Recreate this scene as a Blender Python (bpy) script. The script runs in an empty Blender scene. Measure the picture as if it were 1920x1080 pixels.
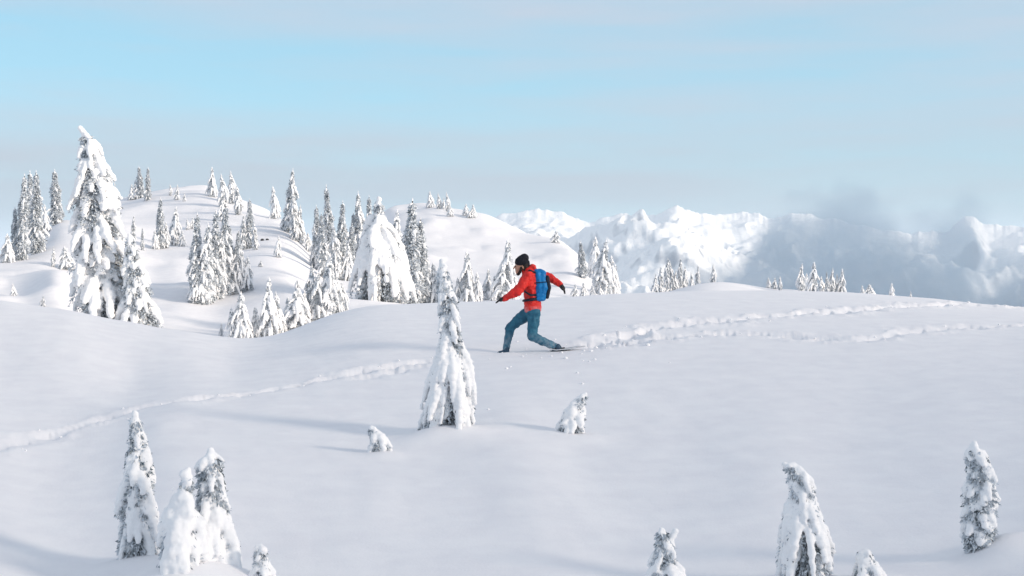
import bpy, math, random
import numpy as np
from mathutils import Vector, Matrix

# ------------------------------------------------------------------ scene, camera, sky, sun, exposure
scene = bpy.context.scene
C = scene.collection
F, HOR, CX = 2667.0, 480.0, 960.0          # the photograph's focal length (px), eye level row, centre column

cam_d = bpy.data.cameras.new('camera')
cam = bpy.data.objects.new('camera', cam_d); C.objects.link(cam)
cam.location = (0, 0, 0); cam.rotation_euler = (math.radians(90), 0, 0)
cam_d.sensor_width = 36.0; cam_d.lens = 36.0*F/1920.0
cam_d.shift_y = -(540.0-HOR)/1920.0
cam_d.clip_start = 0.1; cam_d.clip_end = 60000
scene.camera = cam

SUN_EL, SUN_AZ = math.radians(16), math.radians(113)      # azimuth clockwise from +Y (straight ahead): 90 = right
SUN_STRENGTH, SUN_ANGLE = 4.8, 13.0
SKY_STRENGTH = 0.11
EXPOSURE = -0.07
sun_dir = Vector((math.cos(SUN_EL)*math.sin(SUN_AZ), math.cos(SUN_EL)*math.cos(SUN_AZ), math.sin(SUN_EL)))
sl = bpy.data.lights.new('sun', 'SUN'); sl.energy = SUN_STRENGTH; sl.angle = math.radians(SUN_ANGLE); sl.color = (1.0, 0.86, 0.71)
so = bpy.data.objects.new('sun', sl); C.objects.link(so)
so.rotation_euler = (-sun_dir).to_track_quat('-Z', 'Y').to_euler(); so.location = (30, 0, 40)

world = bpy.data.worlds.new('World'); scene.world = world; world.use_nodes = True
nt = world.node_tree; nt.nodes.clear()
def N(t, typ, **kw):
    n = t.nodes.new(typ)
    for k, v in kw.items():
        if k.startswith('i_'):
            key = k[2:]
            n.inputs[int(key) if key.isdigit() else key.replace('_', ' ')].default_value = v
        else: setattr(n, k, v)
    return n
def L(t, a, b): t.links.new(a, b)
out = N(nt, 'ShaderNodeOutputWorld'); bg = N(nt, 'ShaderNodeBackground'); bg.inputs['Strength'].default_value = SKY_STRENGTH
sky = N(nt, 'ShaderNodeTexSky', sky_type='NISHITA', sun_disc=False, sun_elevation=SUN_EL, sun_rotation=SUN_AZ, altitude=1600, air_density=1.0, dust_density=0.3, ozone_density=1.6)
tc = N(nt, 'ShaderNodeTexCoord')
# thin veil of high cloud: bands stretched along the horizon
mp = N(nt, 'ShaderNodeMapping'); mp.inputs['Scale'].default_value = (1.6, 1.6, 15.0); mp.inputs['Location'].default_value = (0.35, 0.2, 0.62)
L(nt, tc.outputs['Generated'], mp.inputs['Vector'])
nz = N(nt, 'ShaderNodeTexNoise', i_Scale=1.3, i_Detail=5.0, i_Roughness=0.5); L(nt, mp.outputs[0], nz.inputs['Vector'])
mp2 = N(nt, 'ShaderNodeMapping'); mp2.inputs['Scale'].default_value = (5, 5, 42.0); mp2.inputs['Location'].default_value = (1.3, 0.0, 0.2)
L(nt, tc.outputs['Generated'], mp2.inputs['Vector'])
nz2 = N(nt, 'ShaderNodeTexNoise', i_Scale=1.0, i_Detail=4.0, i_Roughness=0.55); L(nt, mp2.outputs[0], nz2.inputs['Vector'])
sep = N(nt, 'ShaderNodeSeparateXYZ'); L(nt, tc.outputs['Generated'], sep.inputs[0])
band = N(nt, 'ShaderNodeValToRGB'); cr = band.color_ramp
cr.interpolation = 'EASE'
cr.elements[0].position = 0.0; cr.elements[0].color = (0.80,)*3+(1,)
cr.elements[1].position = 1.0; cr.elements[1].color = (0.80,)*3+(1,)
for p_, v_ in ((0.05, .80), (0.078, .52), (0.11, .20), (0.15, .34), (0.185, .85), (0.3, .85)):
    e = cr.elements.new(p_); e.color = (v_, v_, v_, 1)
L(nt, sep.outputs['Z'], band.inputs[0])
a1 = N(nt, 'ShaderNodeMath', operation='MULTIPLY_ADD'); L(nt, nz.outputs['Fac'], a1.inputs[0]); a1.inputs[1].default_value = 2.0; a1.inputs[2].default_value = -1.02
a2 = N(nt, 'ShaderNodeMath', operation='MULTIPLY_ADD'); L(nt, nz2.outputs['Fac'], a2.inputs[0]); a2.inputs[1].default_value = 0.9; a2.inputs[2].default_value = -0.45
a3 = N(nt, 'ShaderNodeMath', operation='ADD'); L(nt, a1.outputs[0], a3.inputs[0]); L(nt, a2.outputs[0], a3.inputs[1])
a4 = N(nt, 'ShaderNodeMath', operation='ADD', use_clamp=True); L(nt, a3.outputs[0], a4.inputs[0]); L(nt, band.outputs[0], a4.inputs[1])
tint = N(nt, 'ShaderNodeMix', data_type='RGBA', blend_type='MULTIPLY'); tint.inputs['Factor'].default_value = 1.0
L(nt, sky.outputs[0], tint.inputs['A']); tint.inputs['B'].default_value = (1.05, 1.50, 1.60, 1)
cm = N(nt, 'ShaderNodeMix', data_type='RGBA'); L(nt, a4.outputs[0], cm.inputs['Factor'])
veil = N(nt, 'ShaderNodeMix', data_type='RGBA'); veil.inputs['Factor'].default_value = 0.7
L(nt, tint.outputs['Result'], veil.inputs['A']); veil.inputs['B'].default_value = (3.7, 6.7, 8.1, 1)
cb = N(nt, 'ShaderNodeValToRGB'); cbr = cb.color_ramp; cbr.elements[0].position = 0.03; cbr.elements[0].color = (.40, .515, .58, 1); cbr.elements[1].position = 0.13; cbr.elements[1].color = (.58, .60, .69, 1)
L(nt, sep.outputs['Z'], cb.inputs[0])
cbs = N(nt, 'ShaderNodeVectorMath', operation='SCALE'); L(nt, cb.outputs[0], cbs.inputs[0]); cbs.inputs['Scale'].default_value = 10.0
L(nt, veil.outputs['Result'], cm.inputs['A']); L(nt, cbs.outputs[0], cm.inputs['B'])
L(nt, cm.outputs['Result'], bg.inputs['Color']); L(nt, bg.outputs[0], out.inputs[0])

vs = scene.view_settings; vs.view_transform = 'Standard'; vs.look = 'None'; vs.gamma = 1; vs.exposure = EXPOSURE; vs.use_curve_mapping = False
scene.render.engine = 'CYCLES'
cy = scene.cycles
cy.use_denoising = True; cy.max_bounces = 8; cy.diffuse_bounces = 4; cy.glossy_bounces = 2; cy.transmission_bounces = 2
cy.volume_bounces = 3; cy.transparent_max_bounces = 8; cy.volume_step_rate = 1.0; cy.volume_max_steps = 256
try: cy.denoiser = 'OPENIMAGEDENOISE'
except Exception: pass

# ------------------------------------------------------------------ numeric helpers
rngP = np.random.default_rng(7)
PERM = np.concatenate([rngP.permutation(256)]*3)
GR = rngP.normal(size=(256, 3)); GR /= np.linalg.norm(GR, axis=1)[:, None]
def perlin(p):
    p = np.asarray(p, float); i = np.floor(p).astype(int); f = p-i; i &= 255
    u = f*f*f*(f*(f*6-15)+10); res = 0
    for dx in (0, 1):
        for dy in (0, 1):
            for dz in (0, 1):
                h = PERM[PERM[PERM[i[:, 0]+dx]+i[:, 1]+dy]+i[:, 2]+dz]
                g = np.einsum('ij,ij->i', GR[h], f-np.array([dx, dy, dz]))
                w = (u[:, 0] if dx else 1-u[:, 0])*(u[:, 1] if dy else 1-u[:, 1])*(u[:, 2] if dz else 1-u[:, 2])
                res = res+g*w
    return res
def fbm(p, oct=4, gain=.5):
    r = 0; a = 1.0; p = np.asarray(p, float)
    for k in range(oct):
        r = r+a*perlin(p+k*17.3); p = p*2.03; a *= gain
    return r
def smooth(a, b, x):
    t = np.clip((x-a)/(b-a), 0, 1); return t*t*(3-2*t)
def mesh_np(name, V, Fa, mats=(), mi=None, smooth_=True):
    """V (n,3); Fa (m,k) faces of one size"""
    V = np.asarray(V, np.float32); Fa = np.asarray(Fa, np.int32)
    me = bpy.data.meshes.new(name); k = Fa.shape[1]; m = len(Fa)
    me.vertices.add(len(V)); me.vertices.foreach_set('co', V.ravel())
    me.loops.add(m*k); me.loops.foreach_set('vertex_index', Fa.ravel())
    me.polygons.add(m); me.polygons.foreach_set('loop_start', np.arange(0, m*k, k, dtype=np.int32))
    for x in mats: me.materials.append(x)
    if mi is not None: me.polygons.foreach_set('material_index', np.asarray(mi, np.int32))
    me.polygons.foreach_set('use_smooth', np.full(m, smooth_, bool))
    me.update(calc_edges=True); me.validate()
    return me
def link(name, me, parent=None, **props):
    o = bpy.data.objects.new(name, me); C.objects.link(o)
    if parent is not None: o.parent = parent
    for k, v in props.items(): o[k] = v
    return o
def empty(name, loc, **props):
    o = bpy.data.objects.new(name, None); C.objects.link(o); o.location = loc; o.empty_display_size = .2
    for k, v in props.items(): o[k] = v
    return o
def ico(sub):
    import bmesh
    bm = bmesh.new(); bmesh.ops.create_icosphere(bm, subdivisions=sub, radius=1)
    V = np.array([v.co[:] for v in bm.verts]); Fa = np.array([[v.index for v in f.verts] for f in bm.faces]); bm.free()
    return V, Fa
ICO1, ICO2 = ico(1), ico(2)
def balls(cen, rad, sub=ICO2):
    """union soup of ellipsoids: cen (n,3), rad (n,) or (n,3)"""
    V, Fa = sub; cen = np.asarray(cen, float); rad = np.asarray(rad, float)
    if rad.ndim == 1: rad = np.repeat(rad[:, None], 3, 1)
    VV = (V[None]*rad[:, None]+cen[:, None]).reshape(-1, 3)
    FF = (Fa[None]+(np.arange(len(cen))*len(V))[:, None, None]).reshape(-1, 3)
    return VV, FF
def remesh(V, Fa, voxel, smooth_it=2, disp=None):
    """voxel union of overlapping closed shapes -> one continuous surface; returns (V, quads, normals)"""
    me = mesh_np('tmp', V, Fa); o = bpy.data.objects.new('tmp', me); C.objects.link(o)
    md = o.modifiers.new('r', 'REMESH'); md.mode = 'VOXEL'; md.voxel_size = voxel; md.adaptivity = 0
    if smooth_it:
        sm = o.modifiers.new('s', 'SMOOTH'); sm.iterations = smooth_it; sm.factor = .5
    dg = bpy.context.evaluated_depsgraph_get(); ev = o.evaluated_get(dg); m2 = ev.to_mesh()
    n = len(m2.vertices); v = np.empty(n*3, np.float32); m2.vertices.foreach_get('co', v); v = v.reshape(-1, 3).astype(float)
    nn = np.empty(n*3, np.float32); m2.vertices.foreach_get('normal', nn); nn = nn.reshape(-1, 3).astype(float)
    lp = np.empty(len(m2.loops), np.int32); m2.loops.foreach_get('vertex_index', lp)
    q = lp.reshape(-1, 4)
    ev.to_mesh_clear(); bpy.data.objects.remove(o); bpy.data.meshes.remove(me)
    if disp is not None:
        for amp, fr, oc in disp: v = v+nn*(amp*fbm(v*fr+3.7, oc))[:, None]
    return v, q

# ------------------------------------------------------------------ materials
def mat(name):
    m = bpy.data.materials.new(name); m.use_nodes = True; t = m.node_tree
    return m, t, t.nodes['Principled BSDF']
def noise_mix(t, c1, c2, scale, detail=4, lo=.35, hi=.65, coord='Object', rough=.55):
    tcn = N(t, 'ShaderNodeTexCoord'); n = N(t, 'ShaderNodeTexNoise', i_Scale=scale, i_Detail=detail, i_Roughness=rough)
    L(t, tcn.outputs[coord], n.inputs['Vector'])
    mr = N(t, 'ShaderNodeMapRange'); mr.inputs['From Min'].default_value = lo; mr.inputs['From Max'].default_value = hi
    L(t, n.outputs['Fac'], mr.inputs['Value'])
    mx = N(t, 'ShaderNodeMix', data_type='RGBA'); L(t, mr.outputs[0], mx.inputs['Factor'])
    mx.inputs['A'].default_value = (*c1, 1); mx.inputs['B'].default_value = (*c2, 1)
    return mx.outputs['Result'], n.outputs['Fac'], mr.outputs[0]
def bump(t, b, h, strength, dist):
    bp = N(t, 'ShaderNodeBump'); bp.inputs['Strength'].default_value = strength; bp.inputs['Distance'].default_value = dist
    L(t, h, bp.inputs['Height']); L(t, bp.outputs[0], b.inputs['Normal'])
def simple(name, c1, c2, scale, rough=.7, bs=0.3, bd=.01, spec=.3):
    m, t, b = mat(name); col, h, _ = noise_mix(t, c1, c2, scale)
    L(t, col, b.inputs['Base Color']); b.inputs['Roughness'].default_value = rough; b.inputs['Specular IOR Level'].default_value = spec
    bump(t, b, h, bs, bd); return m
SNOW_A, SNOW_B = (0.83, 0.82, 0.84), (0.88, 0.87, 0.88)
M_snow = simple('fresh_snow', SNOW_A, SNOW_B, 2.2, .75, .35, .03, .25)
# fine grain of powder on the open snowfield
m_, t_, b_ = M_snow, M_snow.node_tree, M_snow.node_tree.nodes['Principled BSDF']
gtc = N(t_, 'ShaderNodeTexCoord'); gn = N(t_, 'ShaderNodeTexNoise', i_Scale=38.0, i_Detail=3.0); L(t_, gtc.outputs['Object'], gn.inputs['Vector'])
gb = N(t_, 'ShaderNodeBump'); gb.inputs['Strength'].default_value = .18; gb.inputs['Distance'].default_value = .012; L(t_, gn.outputs['Fac'], gb.inputs['Height'])
for l_ in list(t_.links):
    if l_.to_node == b_ and l_.to_socket.name == 'Normal': L(t_, l_.from_node.outputs[0], gb.inputs['Normal']); break
L(t_, gb.outputs[0], b_.inputs['Normal'])
M_tsnow = simple('clinging_snow', (0.86, 0.86, 0.87), (0.91, 0.91, 0.915), 6, .8, .4, .01, .2)
M_bark = simple('dark_bark', (0.035, 0.030, 0.026), (0.09, 0.08, 0.07), 18, .9)
def frosted(name, dark, frost, thr):
    m, t, b = mat(name)
    g = N(t, 'ShaderNodeNewGeometry'); sp = N(t, 'ShaderNodeSeparateXYZ'); L(t, g.outputs['Normal'], sp.inputs[0])
    ab = N(t, 'ShaderNodeMath', operation='ABSOLUTE'); L(t, sp.outputs['Z'], ab.inputs[0])
    tcn = N(t, 'ShaderNodeTexCoord'); n = N(t, 'ShaderNodeTexNoise', i_Scale=14.0, i_Detail=3.0); L(t, tcn.outputs['Object'], n.inputs['Vector'])
    ad = N(t, 'ShaderNodeMath', operation='ADD'); L(t, n.outputs['Fac'], ad.inputs[0])
    ml = N(t, 'ShaderNodeMath', operation='MULTIPLY'); L(t, ab.outputs[0], ml.inputs[0]); ml.inputs[1].default_value = .35
    L(t, ml.outputs[0], ad.inputs[1])
    mr = N(t, 'ShaderNodeMapRange'); mr.inputs['From Min'].default_value = thr-.12; mr.inputs['From Max'].default_value = thr+.12
    L(t, ad.outputs[0], mr.inputs['Value'])
    mx = N(t, 'ShaderNodeMix', data_type='RGBA'); L(t, mr.outputs[0], mx.inputs['Factor'])
    mx.inputs['A'].default_value = (*dark, 1); mx.inputs['B'].default_value = (*frost, 1)
    L(t, mx.outputs['Result'], b.inputs['Base Color']); b.inputs['Roughness'].default_value = .85; b.inputs['Specular IOR Level'].default_value = .2
    return m
M_fol = frosted('frosted_needles', (0.060, 0.088, 0.100), (0.66, 0.70, 0.74), .52)
M_folfar = frosted('rimed_needles', (0.090, 0.122, 0.142), (0.68, 0.72, 0.76), .50)

# ------------------------------------------------------------------ terrain
CP = []   # control points: column px, distance d, row py in the photograph -> height of the snow there
def cp(*pts): CP.extend(pts)
def zrow(d, lst): cp(*[(p, d, HOR-z*F/d) for p, z in lst])
zrow(4,  [(-900, -2.55), (0, -2.6), (960, -2.62), (1900, -2.55), (2900, -2.5)])
zrow(7.5, [(-600, -2.5), (0, -2.55), (960, -2.58), (1900, -2.45), (2500, -2.35)])
cp((-300, 11, 1030), (0, 11, 1045), (260, 11, 1066), (480, 11, 1082), (700, 11, 1085), (960, 11, 1082), (1250, 11, 1090), (1500, 11, 1078), (1660, 11, 1062), (1830, 11, 1042), (2000, 11, 1005), (2200, 11, 980))
cp((-200, 13.5, 925), (60, 13.5, 945), (220, 13.5, 945), (700, 13.5, 940), (1000, 13.5, 935), (1450, 13.5, 930), (1800, 13.5, 900), (2100, 13.5, 860))
cp((-300, 16.5, 800), (0, 16.2, 833), (300, 17, 800), (500, 17, 810), (710, 16, 850), (840, 17, 818), (950, 17, 806), (1075, 17, 818), (1300, 17, 810), (1600, 17, 795), (1900, 17, 765), (2200, 17, 740))
cp((-300, 24, 620), (0, 24, 655), (250, 23, 705), (430, 24, 694), (600, 24, 678), (800, 24, 666), (960, 24, 657), (1150, 24, 648), (1400, 24, 646), (1650, 24, 643), (1900, 24, 640), (2200, 24, 640))
crest = [(-300, 32, 530), (0, 30, 567), (130, 30, 583), (250, 30, 605), (350, 30, 622), (430, 31, 633), (500, 32, 631), (560, 33, 613), (620, 34, 591), (700, 35, 573), (850, 37, 566), (1000, 39, 559), (1150, 41, 551), (1300, 42, 546), (1450, 43, 545), (1600, 42, 549), (1750, 40, 560), (1900, 37, 575), (2200, 35, 600)]
cp(*crest)
cp(*[(p, d*1.32, y+ (22 if p > 520 else 30)) for p, d, y in crest])
# hollow behind the crest and the left-hand hills
cp((-200, 60, 580), (0, 60, 590), (100, 60, 606), (220, 60, 612), (300, 60, 628), (420, 60, 640), (500, 62, 636), (560, 66, 612), (640, 72, 590), (720, 78, 577), (850, 70, 592), (1000, 70, 590), (1200, 75, 580), (1450, 75, 575), (1700, 70, 590), (1900, 65, 620), (2300, 60, 660))
cp((0, 78, 556), (45, 78, 562), (100, 84, 516), (130, 82, 530), (170, 76, 590), (250, 76, 592), (330, 84, 572), (400, 84, 586), (460, 76, 606), (520, 80, 590))
cp((-150, 110, 500), (0, 110, 502), (60, 110, 497), (130, 110, 505), (220, 105, 500), (280, 105, 520), (330, 112, 505), (400, 100, 545), (470, 105, 520), (540, 100, 525), (590, 100, 545))
cp((-150, 135, 470), (0, 135, 478), (60, 138, 470), (100, 142, 424), (160, 150, 420), (300, 140, 462), (400, 140, 462), (480, 140, 455), (540, 138, 462), (590, 135, 500), (640, 130, 528))
cp((-100, 180, 500), (60, 190, 480), (150, 185, 412), (230, 200, 384), (300, 210, 364), (350, 215, 358), (400, 212, 361), (450, 195, 383), (520, 178, 408), (570, 165, 438), (605, 160, 490), (660, 160, 508), (700, 150, 505))
cp((-100, 260, 540), (150, 270, 450), (350, 290, 400), (500, 250, 460), (600, 240, 510), (680, 250, 470))
# middle hill with the long right-hand shoulder
cp((720, 285, 398), (760, 280, 391), (800, 275, 388), (850, 268, 395), (910, 258, 408), (940, 252, 423), (1004, 240, 443), (1040, 228, 452), (1074, 215, 469), (1100, 205, 494), (1121, 197, 521), (1145, 190, 548))
cp((740, 220, 450), (800, 220, 440), (860, 215, 452), (920, 210, 464), (980, 205, 476), (1030, 195, 490))
cp((720, 150, 520), (800, 150, 525), (880, 150, 525), (960, 150, 522), (1040, 155, 525), (760, 110, 560), (850, 100, 572), (950, 100, 570), (1050, 105, 566), (1130, 130, 556))
cp((760, 350, 420), (850, 350, 430), (950, 340, 470), (1050, 310, 520), (1121, 270, 590), (1180, 240, 640))
# right-hand side: low mound beyond the crest, then the drop into the valley
cp((1200, 120, 574), (1240, 115, 556), (1300, 118, 538), (1350, 122, 534), (1400, 122, 536), (1445, 120, 543), (1500, 120, 546), (1560, 115, 553), (1640, 105, 556), (1750, 95, 585), (1900, 90, 625), (2200, 85, 690))
cp((1230, 180, 640), (1400, 190, 610), (1600, 190, 640), (1900, 180, 740), (2300, 170, 800))
cp(*[(p, 340, y) for p, y in ((-300, 640), (0, 600), (300, 470), (500, 560), (650, 560), (1250, 760), (1500, 780), (1900, 860), (2400, 900))])
cpa = np.array(CP, float)
def dz_(d): return np.where(np.asarray(d, float) > 60, 60+(np.asarray(d, float)-60)*.6, d)
cpa[:, 1] = dz_(cpa[:, 1])
cth = np.arctan((cpa[:, 0]-CX)/F); crr = cpa[:, 1]/np.cos(cth); cz = -(cpa[:, 2]-HOR)*cpa[:, 1]/F
KV = 0.16
ctl = np.stack([cth, KV*np.log(crr)], 1); cq = cz/(crr+10)
def tpsU(d2): return np.where(d2 > 1e-12, d2*np.log(np.maximum(d2, 1e-12)), 0)
n_ = len(ctl); K = tpsU(((ctl[:, None]-ctl[None])**2).sum(-1))+np.eye(n_)*2e-5
Pm = np.c_[np.ones(n_), ctl]; A_ = np.zeros((n_+3, n_+3)); A_[:n_, :n_] = K; A_[:n_, n_:] = Pm; A_[n_:, :n_] = Pm.T
tw = np.linalg.solve(A_, np.r_[cq, 0, 0, 0])
def terr_base(X, Y):
    X = np.asarray(X, float).ravel(); Y = np.asarray(Y, float).ravel()
    th = np.arctan2(X, Y); r = np.maximum(np.hypot(X, Y), .01)
    thc = np.clip(th, -.62, .62); rc = np.clip(r, 4, 235)
    q = np.empty(len(X)); pts = np.stack([thc, KV*np.log(rc)], 1)
    for s in range(0, len(X), 40000):
        pp = pts[s:s+40000]; d2 = ((pp[:, None]-ctl[None])**2).sum(-1)
        q[s:s+40000] = tpsU(d2)@tw[:n_]+tw[n_]+pp@tw[n_+1:]
    z = q*(rc+10)
    flat = -2.6-0.004*np.minimum(r, 235)
    w = smooth(.48, .8, np.abs(th)); z = z*(1-w)+flat*w
    wf = smooth(225, 1800, r); z = z*(1-wf)-650*wf
    return z
SU = (math.sin(SUN_AZ), math.cos(SUN_AZ)); SHADE_RIDGE_H = 48.0
BUMPS = [((p-CX)*d/F, d+o, r, h) for p, d, o, r, h in ((850, 17, -.2, .50, .13), (810, 17, -.3, .3, .05), (722, 15.9, -.1, .22, .05), (1070, 17, -.2, .40, .06), (258, 11, -.12, .36, .10), (400, 10.6, -.1, .5, .16), (338, 10.3, -.1, .45, .12), (494, 10.4, 0, .3, .04), (1246, 10.4, 0, .3, .06), (1530, 10.7, -.05, .4, .08), (1650, 10.6, 0, .25, .04), (1895, 11, .0, .28, .12), (1836, 11, -.1, .2, .03),
    (985, 24, 0, 1.0, -.035), (948, 24, .15, .3, -.03), (952, 24, -.22, .22, .035))]
def terr(X, Y):
    X = np.asarray(X, float).ravel(); Y = np.asarray(Y, float).ravel(); z = terr_base(X, Y); r = np.hypot(X, Y)
    p = np.stack([X, Y, np.zeros_like(X)], 1)
    near = 1-smooth(30, 60, r); mid = smooth(45, 90, r)
    z = z+near*(.045*fbm(p/5.0, 2)+.012*fbm(p/1.1, 3)+.007*fbm(np.stack([X/.45+Y/2.2, Y/1.4, X*0+7], 1), 3))+mid*(1-.7*smooth(2, 12, X))*(.75*fbm(p/15+9, 3)+.12*fbm(p/3.5, 2)+1.2*np.maximum(0, fbm(p/6.5+31, 2)-.16))*(1-smooth(300, 600, r))
    # unseen ridge added at the right to keep low sun off the near snow
    t = X*SU[0]+(Y-20)*SU[1]; q = X*SU[1]*-1+(Y-20)*SU[0]
    z = z+SHADE_RIDGE_H*np.exp(-((t-160)/45)**2)*smooth(34, 14, q)*smooth(-75, -45, q)
    for bx, by, br, bh in BUMPS: z = z+bh*np.exp(-((X-bx)**2+(Y-by)**2)/br**2)
    return z
def col(px, d): return (px-CX)*d/F
def hit(px, py, dmin, dmax, guess=None):
    """distance at which the snow shows at that row of that column, nearest to the guess"""
    ds = np.exp(np.linspace(math.log(dmin), math.log(dmax), 400)); z = terr(col(px, ds), ds)
    e = (HOR-z*F/ds)-py
    c = np.where(e[:-1]*e[1:] <= 0)[0]
    if len(c) == 0: return None
    if guess is None: return ds[c[0]]
    return ds[c[np.argmin(np.abs(np.log(ds[c]/guess)))]]

# ground sheet: full circle, fine inside the field of view
th_f = np.linspace(-.42, .42, 860)
th_all = np.r_[np.linspace(-math.pi, -.46, 60)[:-1], np.linspace(-.46, -.42, 6)[:-1], th_f, np.linspace(.42, .46, 6)[1:], np.linspace(.46, math.pi, 60)[1:]]
rr = np.r_[np.geomspace(1.0, 7, 24)[:-1], np.geomspace(7, 46, 360)[:-1], np.geomspace(46, 350, 190)[:-1], np.geomspace(350, 30000, 60)]
TH, RR = np.meshgrid(th_all, rr); GX = (RR*np.sin(TH)).ravel(); GY = (RR*np.cos(TH)).ravel()
GZ = terr(GX, GY)
# trodden tracks: pits, torn edges and thrown-up snow
tracks = [([(-60, 855), (0, 835), (130, 803), (260, 765), (400, 744), (520, 729), (620, 708), (700, 692), (770, 681), (830, 674), (900, 668)], .8, .19),
          ([(620, 716), (700, 705), (760, 690), (800, 682)], .6, .22),
          ([(1060, 655), (1110, 647), (1180, 629), (1240, 612), (1330, 602), (1430, 593), (1560, 585), (1700, 574), (1800, 570), (1920, 578), (2000, 584)], 1.0, .38),
          ([(1110, 655), (1210, 635), (1330, 625), (1450, 628), (1560, 636), (1610, 640), (1680, 625), (1760, 614), (1900, 611), (2000, 608)], .8, .32)]
tz = np.zeros(len(GX)); track_pts = []
sel = np.where((np.abs(np.arctan2(GX, GY)) < .43) & (np.hypot(GX, GY) > 9) & (np.hypot(GX, GY) < 47))[0]
sx, sy = GX[sel], GY[sel]
rn = np.stack([sx, sy, np.zeros_like(sx)], 1)
rough = fbm(rn/.33, 3); rough2 = fbm(rn/.9+5, 2)
lastd = None
for pts, amp, wid in tracks:
    W = []
    for px, py in pts:
        d = hit(px, py, 10, 44)
        if d is None: d = 40.0
        W.append((col(px, d), d))
    W = np.array(W); seg = np.r_[0, np.cumsum(np.hypot(*np.diff(W, axis=0).T))]
    u = np.arange(0, seg[-1], .12); PX, PY = np.interp(u, seg, W[:, 0]), np.interp(u, seg, W[:, 1])
    track_pts.append((PX, PY, amp, wid))
    dm = np.full(len(sx), 9e9); um = np.zeros(len(sx))
    for k in range(len(u)):
        dd = (sx-PX[k])**2+(sy-PY[k])**2; b = dd < dm; dm[b] = dd[b]; um[b] = u[k]
    dm = np.sqrt(dm)
    fade = smooth(0, .8, um)*smooth(0, .8, seg[-1]-um)
    wv = wid*(1+.35*np.sin(um*1.7)+.3*np.sin(um*4.1+1))
    core = np.exp(-(dm/(wv*.55))**2); berm = np.exp(-((dm-wv*1.15)/(wv*.42))**2)
    step = .5+.5*np.cos(um*2*math.pi/.62)
    near_ = np.clip((np.hypot(sx, sy)-9)/15, .35, 1.)
    z = amp*near_*fade*(-.15*core*(.25+.75*step)*(1+.8*rough2)+berm*np.clip(.018+.075*rough+.05*rough2, -.02, .09)+core*.04*rough)
    far_ = np.abs(z) > np.abs(tz[sel]); tz[sel[far_]] = z[far_]
# hollow ploughed by the runner and soft wells round the small trees
def soften(px, d, rad, dz):
    X = col(px, d); w = np.exp(-(((GX-X)**2+(GY-d)**2)/rad**2)); return dz*w
GZ = GZ+tz
M_ground = M_snow
nT = len(th_all); nR = len(rr)
idx = np.arange(nT*nR).reshape(nR, nT)
Q = np.stack([idx[:-1, :-1], idx[:-1, 1:], idx[1:, 1:], idx[1:, :-1]], -1).reshape(-1, 4)
def build_ground():
    V = np.stack([GX, GY, GZ], 1)
    V = np.r_[V, [[0, 0, GZ[:nT].mean()]]]; c = len(V)-1
    fan = np.array([[c, idx[0, i+1], idx[0, i], idx[0, i]] for i in range(nT-1)])
    me = mesh_np('snow_ground', V, Q[:, ::-1], [M_ground])
    o = link('snow_ground', me, kind='structure', label='smooth rolling snowfield with a trodden trail across it')
    V2 = np.r_[V[:nT], V[c:]]; f2 = np.array([[nT, i, i+1] for i in range(nT-1)])
    link('snow_patch', mesh_np('snow_patch', V2, f2[:, ::-1], [M_ground]), kind='structure')
    return o

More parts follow.
